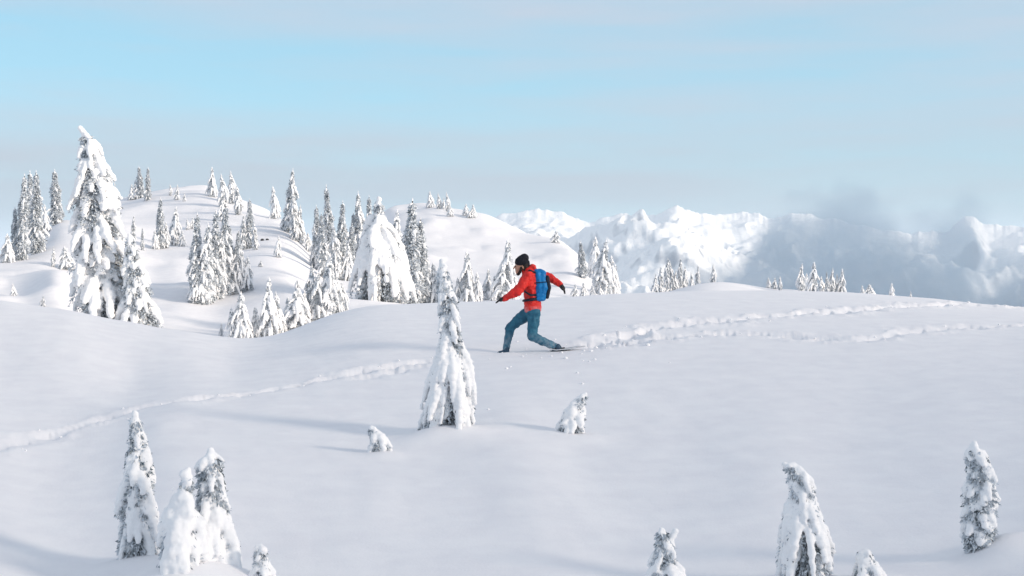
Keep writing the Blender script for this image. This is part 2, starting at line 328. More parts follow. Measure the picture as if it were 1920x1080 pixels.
# ------------------------------------------------------------------ mountains across the valley
def mountains():
    m, t, b = mat('alpine_snow_and_rock')
    g = N(t, 'ShaderNodeNewGeometry'); sp = N(t, 'ShaderNodeSeparateXYZ'); L(t, g.outputs['Normal'], sp.inputs[0])
    n = N(t, 'ShaderNodeTexNoise', i_Scale=.006, i_Detail=8.0, i_Roughness=.65); L(t, g.outputs['Position'], n.inputs['Vector'])
    s2 = N(t, 'ShaderNodeMath', operation='MULTIPLY_ADD'); L(t, n.outputs['Fac'], s2.inputs[0]); s2.inputs[1].default_value = .5; L(t, sp.outputs['Z'], s2.inputs[2])
    mr = N(t, 'ShaderNodeMapRange'); mr.inputs['From Min'].default_value = .66; mr.inputs['From Max'].default_value = .84; L(t, s2.outputs[0], mr.inputs['Value'])
    sp2 = N(t, 'ShaderNodeSeparateXYZ'); L(t, g.outputs['Position'], sp2.inputs[0])
    mr2 = N(t, 'ShaderNodeMapRange'); mr2.inputs['From Min'].default_value = -420; mr2.inputs['From Max'].default_value = -180
    L(t, sp2.outputs['Z'], mr2.inputs['Value'])
    mu = N(t, 'ShaderNodeMath', operation='MULTIPLY'); L(t, mr.outputs[0], mu.inputs[0]); L(t, mr2.outputs[0], mu.inputs[1])
    mx = N(t, 'ShaderNodeMix', data_type='RGBA'); L(t, mu.outputs[0], mx.inputs['Factor'])
    mx.inputs['A'].default_value = (.30, .33, .38, 1); mx.inputs['B'].default_value = (.90, .90, .90, 1)
    L(t, mx.outputs['Result'], b.inputs['Base Color']); b.inputs['Roughness'].default_value = .85; b.inputs['Specular IOR Level'].default_value = .15
    bump(t, b, n.outputs['Fac'], .5, 40)
    skyl = np.array([(-800, 500), (0, 480), (500, 470), (800, 425), (920, 408), (985, 394), (1040, 391), (1085, 410), (1110, 420), (1155, 403), (1205, 408), (1240, 398), (1265, 387), (1290, 398), (1340, 402), (1400, 396), (1440, 412), (1490, 402), (1540, 410), (1600, 425), (1680, 436), (1770, 440), (1795, 420), (1812, 400), (1832, 412), (1850, 432), (1885, 424), (1930, 420), (2000, 432), (2100, 420), (2300, 440), (2700, 450)], float)
    front = np.array([(-800, 560), (800, 520), (950, 470), (1080, 448), (1140, 436), (1200, 425), (1260, 440), (1330, 460), (1450, 470), (1600, 480), (1900, 470), (2300, 470), (2700, 490)], float)
    th = np.r_[np.linspace(-.35, -.06, 60)[:-1], np.linspace(-.06, .40, 620), np.linspace(.40, .52, 30)[1:]]; r = np.linspace(4200, 9200, 340)
    T, R = np.meshgrid(th, r); px = CX+F*np.tan(T.ravel()); X = (R*np.sin(T)).ravel(); Y = (R*np.cos(T)).ravel()
    wob = 220*perlin(np.stack([T.ravel()*22, T.ravel()*0, T.ravel()*0+.5], 1))
    jag = 9*fbm(np.stack([T.ravel()*60, T.ravel()*0, T.ravel()*0+.3], 1), 4, .6)
    warp = fbm(np.stack([X/420, Y/420, X*0+2.2], 1), 4, .55)
    def ridge(tab, r0, fall, wobs):
        dr = R.ravel()-(r0+wobs)
        pw = px+np.minimum(1, np.abs(dr)/260)*55*warp
        zr = (HOR-sum(np.interp(pw+o_, tab[:, 0], tab[:, 1]) for o_ in (-14, -7, 0, 7, 14))/5+jag*np.exp(-np.abs(dr)/110))*r0/F
        return zr-np.abs(dr)**.93*fall
    z1 = ridge(skyl, 7600, .62, wob); z2 = ridge(front, 5900, .50, wob*1.4)
    p = np.stack([X, Y, np.zeros_like(X)], 1)
    rid = (1-2*np.abs(fbm(p/900, 5, .52)))
    rid2 = (1-2*np.abs(fbm(p/330+4, 4, .55)))
    below1 = smooth(0, 260, -np.minimum(0, z1-(HOR-np.interp(px, skyl[:, 0], skyl[:, 1]))*7600/F))
    z = np.maximum(z1+(rid-.6)*150*below1+(rid2-.6)*45*(.25+below1), z2+(rid-.7)*170+(rid2-.6)*55)
    z = z+22*fbm(p/110, 3, .6)*below1
    z = np.maximum(z, -700+30*rid2)
    a, bn = T.shape; I = np.arange(a*bn).reshape(a, bn)
    Qm = np.stack([I[:-1, :-1], I[:-1, 1:], I[1:, 1:], I[1:, :-1]], -1).reshape(-1, 4)[:, ::-1]
    link('mountains', mesh_np('mountains', np.stack([X, Y, z], 1), Qm, [m]), kind='structure', label='snow-covered mountain range across the valley, sunlit summits')

# ------------------------------------------------------------------ snow-laden conifers
def gen_tree(seed, path, half, nb=110, drop=1.5, rs=.04, bare=.12, leaves=30, leaf=.05, voxel=.015, mound=0., mound_h=.25, top_t=.86, fol_mat=None, core=1.0, snow_mats=None, lumps=(), flat=.85, drape=0., nsm=2, trunk_r=.02, lump=.22, tiers=0, top_r=1., droop=1.9):
    """path(t) -> centre line (3,), half(t) -> crown radius, both in metres; returns meshes trunk, crown, snow"""
    rg = np.random.default_rng(seed)
    P = np.array([path(t) for t in np.linspace(0, 1, 60)]); tt = np.linspace(0, 1, 60)
    H = P[:, 2].max()-P[:, 2].min()
    def cen(t): return np.array([np.interp(t, tt, P[:, k]) for k in range(3)])
    sc, sr, LB, LVv, LL, LW = [], [], [], [], [], []
    tq = np.linspace(.01, .95, 200); hq = np.array([half(t) for t in tq]); cdf = np.cumsum((hq/hq.max())+.40); cdf /= cdf[-1]
    hm = hq.max()
    for i in range(nb):
        tip = float(np.interp((i+rg.random())/nb, cdf, tq)); tip = float(np.clip((math.floor(tip*tiers)+.5+rg.normal()*.28)/tiers, .012, .95)) if tiers else tip
        az = i*2.39996+rg.normal()*.35
        r0 = rs*rg.uniform(.75, 1.25)*(.62+.5*min(1, half(tip)/hm))
        Lb = max(half(tip)*rg.uniform(.55, 1.22)-r0*.6, r0*.6)
        dr = drop*rg.uniform(.7, 1.3)*(1+drape*(1-tip))
        att = min(tip+Lb*dr/H, .5*tip+.5, .985)
        c0, c1 = cen(att), cen(tip)
        d = np.array([math.cos(az), math.sin(az), 0])
        ln = math.hypot(Lb, c0[2]-c1[2])
        ns = max(3, int(ln/(r0*.5)))
        s = (np.arange(ns)+.5)/ns
        B = c0+(c1-c0)*(s**droop)[:, None]; B[:, :2] += d[:2]*(Lb*s**.8)[:, None]
        side = np.array([-d[1], d[0], 0]); B += side*(rg.normal()*.12*Lb*s**2)[:, None]
        laden = rg.random() > bare
        if laden:
            rad = r0*(.45+.65*np.sin(math.pi*(.10+.80*s)))*rg.uniform(.85, 1.15, ns)
            keep = rg.random(ns) > bare*.45
            for q in np.where(keep)[0]:
                sc.append(B[q]+np.array([0, 0, rad[q]*.3])+d*rad[q]*.15+rg.normal(size=3)*rad[q]*.08); sr.append((rad[q], rad[q], rad[q]*flat))
        nl = int(leaves*(.5+.9*half(tip)/hm)*(1.3 if not laden else 1))
        q = rg.random(nl)**.7; b = np.stack([np.interp(q, s, B[:, k]) for k in range(3)], 1)
        lat = rg.normal(size=(nl, 1))*.68*r0
        b = b+side*lat+np.array([0, 0, -1.])*(np.abs(rg.normal(size=(nl, 1)))*.5+.15)*r0-d*np.abs(rg.normal(size=(nl, 1)))*.5*r0
        v = d*rg.uniform(.1, .9, (nl, 1))+side*np.sign(lat)*rg.uniform(0, .8, (nl, 1))-np.array([0, 0, 1.])*rg.uniform(.1, 1.2, (nl, 1))+rg.normal(size=(nl, 3))*.35
        LB.append(b); LVv.append(v); LL.append(leaf*rg.uniform(.6, 1.3, nl)); LW.append(np.full(nl, .20))
    # inner shaded needles round the trunk
    nc = int(nb*leaves*.55*core); t = np.interp(rg.random(nc), cdf, tq); a = rg.random(nc)*6.283
    q = np.interp(t, tq, hq)*.72*rg.random(nc)**.5
    b = np.stack([np.interp(t, tt, P[:, k]) for k in range(3)], 1)+np.stack([np.cos(a)*q, np.sin(a)*q, q*0], 1)
    v = np.stack([np.cos(a), np.sin(a), -rg.uniform(.3, 1.5, nc)], 1)+rg.normal(size=(nc, 3))*.3
    LB.append(b); LVv.append(v); LL.append(leaf*rg.uniform(.9, 1.7, nc)); LW.append(np.full(nc, .26))
    LB, LVv, LL, LW = np.concatenate(LB), np.concatenate(LVv), np.concatenate(LL), np.concatenate(LW)
    LVv /= np.linalg.norm(LVv, axis=1)[:, None]; wv = np.cross(LVv, rg.normal(size=LVv.shape)); wv /= np.linalg.norm(wv, axis=1)[:, None]+1e-9
    l1 = LL[:, None]; w1 = wv*l1*LW[:, None]
    LV = np.stack([LB-w1*.4, LB+LVv*l1*.5-w1, LB+LVv*l1, LB+LVv*l1*.5+w1], 1).reshape(-1, 3); LF = np.arange(len(LV)).reshape(-1, 4)
    # snow wrapped round the leader
    nt_ = max(6, int((1-top_t)*H/(rs*.4)))
    for q in range(nt_):
        t = top_t+(1-top_t)*q/(nt_-1); r = top_r*rs*(.55+.5*(1-(t-top_t)/(1-top_t)))*rg.uniform(.8, 1.25)
        sc.append(cen(t)+rg.normal(size=3)*r*.15); sr.append((r, r, r*1.1))
    for (lx, ly, lz, a, b, c) in lumps: sc.append(np.array([lx, ly, lz])); sr.append((a, b, c))
    if mound > 0:
        c0 = cen(0)
        for q in range(9):
            a = q*.698+rg.random(); e = mound*rg.uniform(.3, .6)
            sc.append(c0+np.array([math.cos(a)*e, math.sin(a)*e, -mound_h*.12])); sr.append((mound*.75, mound*.75, mound_h*rg.uniform(.55, .9)))
    V, Fa = balls(sc, sr, ICO2)
    v, q = remesh(V, Fa, voxel, nsm, [(rs*lump, .7/rs, 2), (rs*.10, 2.6/rs, 2)])
    snow = mesh_np('snow_cover', v, q, snow_mats or [M_tsnow])
    crown = mesh_np('crown', LV, LF, [fol_mat or M_fol], smooth_=False)
    # trunk: tapered tube along the centre line, with a few limb stubs
    ring, tv, tf = 7, [], []
    tk = np.linspace(0, .97, 14)
    for t in tk:
        c = cen(t); r = trunk_r*H*(1-t)**.8+.004*H
        for k in range(ring): tv.append(c+np.array([math.cos(k*6.283/ring)*r, math.sin(k*6.283/ring)*r, -.03*H if t == 0 else 0]))
    for a in range(len(tk)-1):
        for k in range(ring): tf.append((a*ring+k, a*ring+(k+1) % ring, (a+1)*ring+(k+1) % ring, (a+1)*ring+k))
    for i in range(0, nb, 5):
        t = .05+.85*i/nb; c = cen(t); az = i*2.4; d = np.array([math.cos(az), math.sin(az), -.4]); e = c+d*half(t)*.8; r = .006*H
        k0 = len(tv); s_ = np.array([-d[1], d[0], 0])
        for o_ in (s_*r, np.array([0, 0, r]), -s_*r, np.array([0, 0, -r])): tv.append(c+o_)
        for o_ in (s_*r, np.array([0, 0, r]), -s_*r, np.array([0, 0, -r])): tv.append(e+o_*.3)
        for k in range(4): tf.append((k0+k, k0+(k+1) % 4, k0+4+(k+1) % 4, k0+4+k))
    trunk = mesh_np('trunk', tv, tf, [M_bark])
    return trunk, crown, snow

def plant(name, loc, meshes, scale=(1, 1, 1), rz=0, lean=(0, 0), **props):
    e = empty(name, loc, **props); e.scale = scale; e.rotation_euler = (*lean, rz)
    for nm, me in zip(('trunk', 'crown', 'snow_cover'), meshes): link(nm, me, e)
    return e

def hero(label, pathpx, widths, d, seed, sink=.03, group=None, **kw):
    """pathpx: centre line from base to tip as photograph pixels; widths: (t, full width px)"""
    base = pathpx[0]; X0 = col(base[0], d); z0 = float(terr([X0], [d])[0]); s = d/F
    zb = (HOR-base[1])*s
    pts = np.array([((p-CX)*s-X0, 0, (HOR-y)*s-z0) for p, y in pathpx]); pts[0, 2] = min(pts[0, 2], -sink)
    seg = np.r_[0, np.cumsum(np.linalg.norm(np.diff(pts, axis=0), axis=1))]; seg /= seg[-1]
    w = np.array(widths, float)
    rg = np.random.default_rng(seed+99); yb = rg.normal()*.04
    H = pts[:, 2].max()
    path = lambda t: np.array([np.interp(t, seg, pts[:, 0]), yb*H*t*t, np.interp(t, seg, pts[:, 2])])
    half = lambda t: float(np.interp(t, w[:, 0], w[:, 1]))*s*.5
    for k in ('rs', 'leaf', 'voxel', 'mound', 'mound_h'):
        if k in kw: kw[k] = kw[k]*s
    kw['rs'] *= 1.14
    if 'lumps' in kw: kw['lumps'] = [((a-CX)*s-X0, yy, (HOR-b)*s-z0, r1*s, r2*s, r3*s) for a, b, yy, r1, r2, r3 in kw['lumps']]
    me = gen_tree(seed, path, half, **kw)
    pr = dict(label=label, category='tree')
    if group: pr['group'] = group
    return plant('snowy_fir', (X0, d, z0), me, **pr)

def build_heroes():
    g = 'half-buried firs on the near snowfield'
    # rs, leaf, voxel, mound are in photograph pixels at the tree's distance
    hero('tall slender snow-caked fir left of the hiker, trail passing behind it', [(838, 822), (842, 760), (848, 690), (846, 630), (840, 570), (833, 530), (828, 488)],
         [(0, 112), (.12, 100), (.3, 76), (.45, 58), (.6, 44), (.75, 36), (.88, 28), (1, 12)], 17, 11, tiers=14, top_r=1.35, nb=190, drop=1.0, drape=1.0, rs=5.6, bare=0.07, leaves=50, leaf=6.5, voxel=2.0, group=g)
    hero('tiny snow-covered sapling bent leftwards, left of the tall slender fir', [(716, 860), (713, 840), (706, 818), (696, 800)],
         [(0, 42), (.3, 40), (.6, 24), (.85, 16), (1, 8)], 15.9, 12, nb=34, drop=1.0, rs=5.5, bare=.10, leaves=60, leaf=6, voxel=1.8, top_t=.6, group=g)
    hero('small snowy sapling with crooked tip on open snow below the hiker', [(1068, 826), (1070, 790), (1078, 762), (1096, 738)],
         [(0, 58), (.3, 52), (.6, 34), (.8, 18), (1, 10)], 17, 13, tiers=6, top_r=1.3, nb=56, drop=1.0, rs=5.5, bare=.10, leaves=60, leaf=6, voxel=1.9, top_t=.72, group=g)
    hero('pointed snow-plastered fir at lower left, leftmost of the near trees', [(258, 1062), (258, 1000), (258, 930), (258, 870), (255, 820), (248, 776)],
         [(0, 92), (.2, 84), (.4, 70), (.6, 58), (.72, 50), (.84, 24), (1, 14)], 11, 14, tiers=10, top_r=1.35, nb=125, drop=1.2, drape=0.7, rs=6.6, bare=0.06, leaves=70, leaf=8, voxel=2.6, top_t=.74, group=g)
    hero('round-topped snowy fir in the lower left clump, its right member', [(392, 1120), (394, 1050), (396, 980), (396, 910), (396, 845)],
         [(0, 140), (.2, 122), (.4, 88), (.55, 62), (.8, 58), (.93, 50), (1, 28)], 10.6, 15, tiers=10, top_r=1.4, nb=150, drop=1.0, drape=0.5, rs=7, bare=0.1, leaves=70, leaf=8, voxel=2.7, top_t=.86, group=g)
    hero('snow-smothered bowed fir like a white dome between two lower left firs', [(338, 1120), (338, 1060), (340, 1000), (344, 940), (352, 884)],
         [(0, 108), (.2, 100), (.45, 84), (.62, 60), (.75, 26), (1, 16)], 10.3, 16, nb=60, drop=1.9, drape=0.4, rs=11, bare=0.06, leaves=110, leaf=8, voxel=3, top_t=.6, nsm=4, group=g)
    hero('little snow-capped fir tip at bottom edge, right of lower left clump', [(494, 1130), (492, 1080), (489, 1024)],
         [(0, 70), (.4, 44), (.7, 28), (1, 18)], 10.4, 17, tiers=6, top_r=1.3, nb=56, drop=1.0, rs=6.5, bare=.12, leaves=70, leaf=7, voxel=2.3, top_t=.7, group=g)
    hero('fork-topped snowy fir cut by the bottom edge, right of centre', [(1246, 1140), (1245, 1080), (1246, 1030), (1240, 992)],
         [(0, 110), (.3, 76), (.6, 46), (.8, 34), (1, 14)], 10.4, 18, tiers=7, top_r=1.3, nb=90, drop=1.0, rs=6.5, bare=.14, leaves=70, leaf=7.5, voxel=2.4, top_t=.8,
         lumps=[(1266, 996, 0, 7, 7, 7), (1262, 1004, 0, 7, 7, 7), (1257, 1014, 0, 8, 8, 9)], group=g)
    hero('hook-topped snowy fir with drooping boughs at lower right', [(1512, 1110), (1512, 1040), (1510, 980), (1504, 930), (1498, 896), (1488, 874), (1471, 872)],
         [(0, 118), (.25, 104), (.45, 84), (.62, 66), (.78, 46), (.9, 26), (1, 14)], 10.7, 19, tiers=9, top_r=1.4, nb=105, drop=1.1, drape=0.5, rs=6.6, bare=0.12, leaves=75, leaf=8, voxel=2.5, top_t=.86, group=g)
    hero('small round-capped snowy sapling beside the hook-topped fir', [(1628, 1110), (1626, 1070), (1621, 1032)],
         [(0, 84), (.3, 64), (.6, 36), (1, 20)], 10.6, 20, tiers=4, nb=48, drop=1.2, rs=8, bare=.10, leaves=70, leaf=7.5, voxel=2.4, top_t=.62, group=g)
    hero('narrow lumpy snow-covered fir standing alone at far lower right', [(1834, 1046), (1836, 1000), (1840, 940), (1836, 880), (1824, 832)],
         [(0, 50), (.15, 62), (.35, 66), (.55, 60), (.75, 54), (.9, 38), (1, 16)], 11, 21, tiers=10, top_r=1.3, nb=120, drop=1.0, rs=6.4, bare=0.07, leaves=70, leaf=7.5, voxel=2.5, top_t=.88, group=g)
    # the three big burdened trees of the middle distance
    hero('huge towering snow-caked fir at left, tallest tree in the scene', [(206, 612), (196, 520), (184, 440), (178, 360), (174, 300), (164, 258), (152, 240)],
         [(0, 132), (.15, 122), (.35, 108), (.5, 98), (.65, 84), (.8, 58), (.92, 28), (1, 10)], 62, 22, tiers=0, nb=330, drop=0.9, rs=6.0, bare=0.22, leaves=50, leaf=6, voxel=2.0, top_t=.86, group='burdened firs behind the crest')
    hero('shorter snow-caked fir hugging the right foot of the towering fir', [(262, 616), (258, 560), (252, 500), (246, 440)],
         [(0, 84), (.3, 66), (.6, 44), (.85, 22), (1, 8)], 61, 23, tiers=10, nb=120, drop=0.9, rs=5.0, bare=0.22, leaves=60, leaf=5.5, voxel=1.9, top_t=.86, group='burdened firs behind the crest')
    hero('broad snow-smothered fir with draped white boughs, just left of the tall central fir', [(716, 580), (716, 520), (714, 460), (710, 420), (711, 372)],
         [(0, 122), (.2, 120), (.4, 98), (.55, 84), (.67, 58), (.75, 22), (1, 10)], 78, 24, tiers=8, nb=120, drop=1.2, drape=0.6, rs=5.6, bare=0.1, leaves=60, leaf=6, voxel=2.0, top_t=.78, nsm=3, group='burdened firs behind the crest')

# prototypes for the firs farther off: unit height
PROTO = []
def protos():
    specs = [(.13, 130, .9, .012, .34), (.16, 140, .9, .013, .34), (.19, 145, .9, .0135, .34), (.22, 150, .9, .0145, .33), (.27, 145, 1.0, .017, .30), (.33, 130, 1.1, .020, .28), (.42, 110, 1.2, .025, .24), (.17, 140, .8, .013, .46), (.24, 145, .8, .015, .44)]
    for k, (w, nb, drop, rs, bare) in enumerate(specs):
        rg = np.random.default_rng(50+k); bx, by = rg.normal(size=2)*.012
        path = lambda t, bx=bx, by=by: np.array([bx*math.sin(t*5), by*math.sin(t*4), t])
        irr = rg.uniform(.65, 1.3, 12)
        half = lambda t, w=w, irr=irr: .5*w*max(.05, (1-t)**.72*(.72+.28*min(1, (1-t)*2.5))*(.86+.14*min(1, t*5)))*float(np.interp(t*11, np.arange(12), irr))*1.15
        me = gen_tree(200+k, path, half, nb=nb, drop=drop, rs=rs, bare=bare, leaves=48, leaf=.021, voxel=.007, droop=2.2, top_t=.88, top_r=.62, fol_mat=M_folfar, core=.8, nsm=1, trunk_r=.012)
        PROTO.append((w, bare > .4, me))

CL = {  # cluster: phrase, [(px, top, base, width, distance, dark?)]
 'ridge': ('on the far left ridge', [(14, 438, 492, 24, 115, 1), (29, 387, 488, 19, 118, 1), (41, 325, 488, 26, 124, 1), (58, 319, 478, 28, 126, 1), (71, 319, 474, 30, 126, 1), (86, 383, 440, 18, 135, 0), (105, 317, 420, 27, 142, 1), (123, 462, 505, 30, 110, 0), (99, 461, 500, 8, 112, 0)]),
 'mound': ('on the low white mound at left', [(25, 531, 556, 11, 80, 0), (80, 554, 575, 10, 74, 0)]),
 'trio': ('in the dark knot on the left summit', [(246, 345, 374, 13, 200, 1), (254, 337, 373, 14, 202, 1), (264, 311, 371, 16, 202, 1), (276, 313, 375, 14, 200, 1)]),
 'twigs': ('among thin saplings on the left summit', [(319, 345, 366, 6, 206, 0), (332, 346, 374, 10, 203, 0), (346, 360, 377, 6, 200, 0)]),
 'summit': ('in the row right of the left summit', [(398, 313, 368, 18, 204, 0), (418, 325, 388, 18, 196, 0), (433, 320, 382, 18, 196, 0), (446, 345, 402, 16, 186, 0), (415, 374, 414, 15, 172, 0)]),
 'slope': ('scattered on the left hill slope', [(249, 403, 461, 12, 142, 0), (268, 426, 469, 7, 140, 0), (290, 430, 467, 12, 140, 0), (300, 370, 466, 22, 139, 1), (329, 387, 460, 22, 143, 0), (352, 410, 430, 8, 160, 0), (361, 407, 428, 9, 162, 0), (469, 372, 465, 20, 130, 1), (489, 488, 500, 9, 118, 0), (341, 432, 462, 14, 142, 0), (311, 415, 465, 14, 140, 0), (455, 402, 468, 14, 140, 0), (479, 412, 468, 12, 132, 0), (521, 442, 482, 14, 130, 0)]),
 'stand': ('in the dense stand on the left hill face', [(371, 398, 568, 30, 96, 0), (384, 417, 569, 34, 94, 0), (400, 391, 562, 26, 98, 0), (418, 381, 552, 30, 100, 0), (428, 420, 545, 22, 104, 0), (441, 430, 546, 22, 100, 0), (463, 481, 543, 28, 99, 0), (392, 442, 567, 28, 95, 0), (410, 432, 560, 26, 97, 0), (452, 456, 545, 24, 99, 0), (378, 472, 569, 30, 93, 0), (436, 482, 550, 28, 98, 0)]),
 'dip': ('rising from the dip in the crest', [(415, 605, 634, 9, 62, 0), (449, 546, 640, 36, 64, 0), (462, 585, 640, 24, 63, 0), (502, 520, 634, 36, 66, 0), (517, 546, 630, 24, 68, 0), (541, 556, 618, 22, 70, 0), (555, 540, 616, 42, 71, 0), (433, 576, 640, 20, 64, 0), (481, 574, 637, 22, 66, 0), (528, 578, 626, 20, 69, 0)]),
 'shoulder': ('on the left hill\'s right shoulder', [(515, 349, 410, 19, 174, 1), (534, 397, 430, 14, 165, 0), (542, 315, 436, 25, 160, 0), (552, 362, 449, 18, 155, 0), (563, 384, 455, 20, 152, 0), (577, 436, 470, 15, 148, 0)]),
 'gap': ('in the tall dark group between the two hills', [(596, 384, 506, 23, 142, 1), (607, 413, 520, 19, 138, 0), (620, 345, 512, 27, 142, 1), (638, 375, 524, 29, 138, 1), (651, 456, 527, 22, 135, 0), (664, 397, 510, 22, 146, 0), (674, 358, 508, 30, 146, 0), (684, 430, 510, 26, 145, 0), (692, 365, 506, 25, 148, 0), (630, 420, 524, 24, 138, 0), (657, 418, 522, 24, 140, 1), (701, 422, 508, 24, 147, 0), (588, 425, 502, 20, 145, 0), (603, 398, 512, 20, 142, 0), (646, 400, 522, 24, 140, 0), (668, 442, 512, 22, 146, 0)]),
 'foot': ('in the snowy bunch below the tall dark group', [(581, 494, 600, 24, 78, 0), (597, 507, 600, 32, 76, 0), (616, 475, 596, 36, 78, 0), (632, 507, 592, 30, 78, 0), (643, 527, 590, 18, 78, 0), (560, 522, 608, 26, 76, 0), (571, 545, 604, 22, 77, 0), (606, 532, 598, 24, 77, 0)]),
 'centre': ('in the leafy row behind the tall central fir', [(742, 392, 500, 28, 150, 0), (770, 371, 569, 44, 112, 1), (788, 407, 569, 38, 110, 1), (803, 481, 569, 30, 106, 0), (814, 492, 570, 26, 104, 0), (857, 520, 572, 16, 104, 0), (877, 470, 572, 34, 103, 0), (895, 510, 572, 20, 103, 0), (915, 504, 562, 20, 108, 0), (928, 515, 568, 20, 106, 0), (942, 495, 568, 32, 105, 0), (950, 448, 566, 36, 106, 0), (755, 432, 560, 30, 115, 0), (761, 472, 566, 28, 108, 0), (868, 506, 570, 22, 103, 0), (936, 522, 566, 20, 105, 0), (961, 502, 565, 24, 106, 0), (1012, 532, 566, 14, 112, 0)]),
 'crown': ('on top of the middle hill', [(806, 358, 389, 14, 274, 1), (822, 361, 392, 9, 272, 0), (831, 370, 393, 8, 272, 0), (839, 359, 396, 9, 270, 0), (845, 387, 405, 12, 258, 1), (874, 382, 404, 12, 262, 0), (881, 395, 408, 13, 258, 0), (887, 383, 408, 12, 258, 0)]),
 'lone': ('standing alone on the middle hill\'s long shoulder', [(1042, 432, 455, 16, 225, 1)]),
 'right': ('right of the hiker at the middle hill\'s end', [(1092, 451, 520, 20, 178, 1), (1118, 443, 530, 29, 168, 1), (1132, 448, 556, 32, 135, 0), (1144, 479, 558, 28, 130, 0), (1154, 495, 560, 20, 128, 0)]),
 'small': ('of low saplings right of hiker\'s glove', [(1078, 532, 558, 13, 118, 0), (1095, 529, 558, 14, 120, 0), (1110, 534, 558, 11, 122, 0), (1125, 534, 560, 12, 124, 0)]),
 'grove': ('in the thin white grove right of centre', [(1229, 512, 556, 13, 112, 0), (1238, 498, 556, 12, 112, 0), (1249, 483, 554, 14, 112, 0), (1258, 487, 553, 14, 113, 0), (1266, 506, 550, 12, 113, 0), (1275, 483, 548, 13, 114, 0), (1285, 498, 545, 12, 114, 0), (1296, 510, 545, 9, 114, 0), (1308, 497, 545, 11, 113, 0)]),
 'mid': ('peeking over the low mound on the crest', [(1336, 495, 520, 11, 121, 0), (1441, 520, 530, 9, 118, 0), (1452, 521, 536, 11, 116, 0), (1463, 517, 540, 8, 114, 0)]),
 'crestl': ('in the left clump before the grey clouds', [(1503, 493, 548, 15, 108, 0), (1512, 512, 548, 13, 108, 0), (1526, 491, 548, 22, 108, 0), (1538, 518, 549, 15, 107, 0)]),
 'crestr': ('in the right clump before the grey clouds', [(1550, 508, 548, 7, 108, 0), (1561, 502, 550, 12, 107, 0), (1570, 513, 551, 12, 106, 0), (1579, 504, 551, 15, 106, 0)]),
 'last': ('of the tiny tops poking over the right crest', [(1617, 535, 556, 9, 98, 0), (1630, 533, 557, 20, 98, 0), (1673, 530, 560, 11, 96, 0), (1708, 545, 566, 6, 94, 0)]),
}
ORD = ['leftmost', 'second from left', 'third from left', 'fourth from left', 'fifth from left', 'sixth from left', 'seventh from left', 'eighth from left', 'ninth from left', 'tenth from left', 'eleventh from left', 'twelfth from left', 'thirteenth from left', 'fourteenth from left', 'fifteenth from left', 'sixteenth from left', 'seventeenth from left', 'eighteenth from left', 'nineteenth from left']
def far_trees():
    rg = random.Random(5)
    for key, (phrase, lst) in CL.items():
        lst = sorted(lst); n = len(lst)
        for i, (px, top, base, w, g, dark) in enumerate(lst):
            g = float(dz_(g)); d = hit(px, base, max(45, g*.78), g*1.25, g) or g
            X = col(px, d); z0 = float(terr([X], [d])[0]); zt = (HOR-top)*d/F; h = max(zt-z0, .35)
            W = w*d/F*1.26
            cand = [(abs(math.log((W/h)/p[0]))+(0 if bool(dark) == p[1] else .35)+rg.random()*.12, k) for k, p in enumerate(PROTO)]
            k = min(cand)[1]; pw, _, me = PROTO[k]
            o = 'rightmost' if (i == n-1 and n > 1) else ORD[i]
            look = ('dark ' if dark else 'frosted ')+('tall ' if h > 5 else 'small ' if h < 2.2 else '')+('slim fir' if W/h < .2 else 'bushy fir' if W/h > .32 else 'fir')
            lab = f'{look}, {o} {phrase}' if n > 1 else f'{look} {phrase}'
            sx = W/pw
            plant('snowy_fir', (X, d, z0-.02*h), me, (sx, sx*rg.uniform(.9, 1.1), h*1.02), rg.random()*6.283, (rg.gauss(0, .03), rg.gauss(0, .03)), label=lab, category='tree', group='firs '+phrase)

# ------------------------------------------------------------------ rocks, loose snow
def rocks():
    m = simple('dark_rock', (.02, .022, .025), (.06, .06, .065), 9, .9)
    V, Fa = ICO2
    for k, (px, py, sz, lab) in enumerate(((492, 449, 6, 'small dark rock on the left hill, left one of the pair'), (501, 448, 5, 'small dark rock on the left hill, right one of the pair'))):
        d = hit(px, py+2, 80, 140, 108) or 107; X = col(px, d); z = float(terr([X], [d])[0]); s = sz*d/F*.6
        v = V*np.array([s, s*1.2, s*.9]); v = v*(1+.3*fbm(V*1.7+k*5, 2))[:, None]
        o = link('rock', mesh_np('rock', v, Fa, [m], smooth_=False), label=lab, category='rock'); o.location = (X, d, z+s*.2)

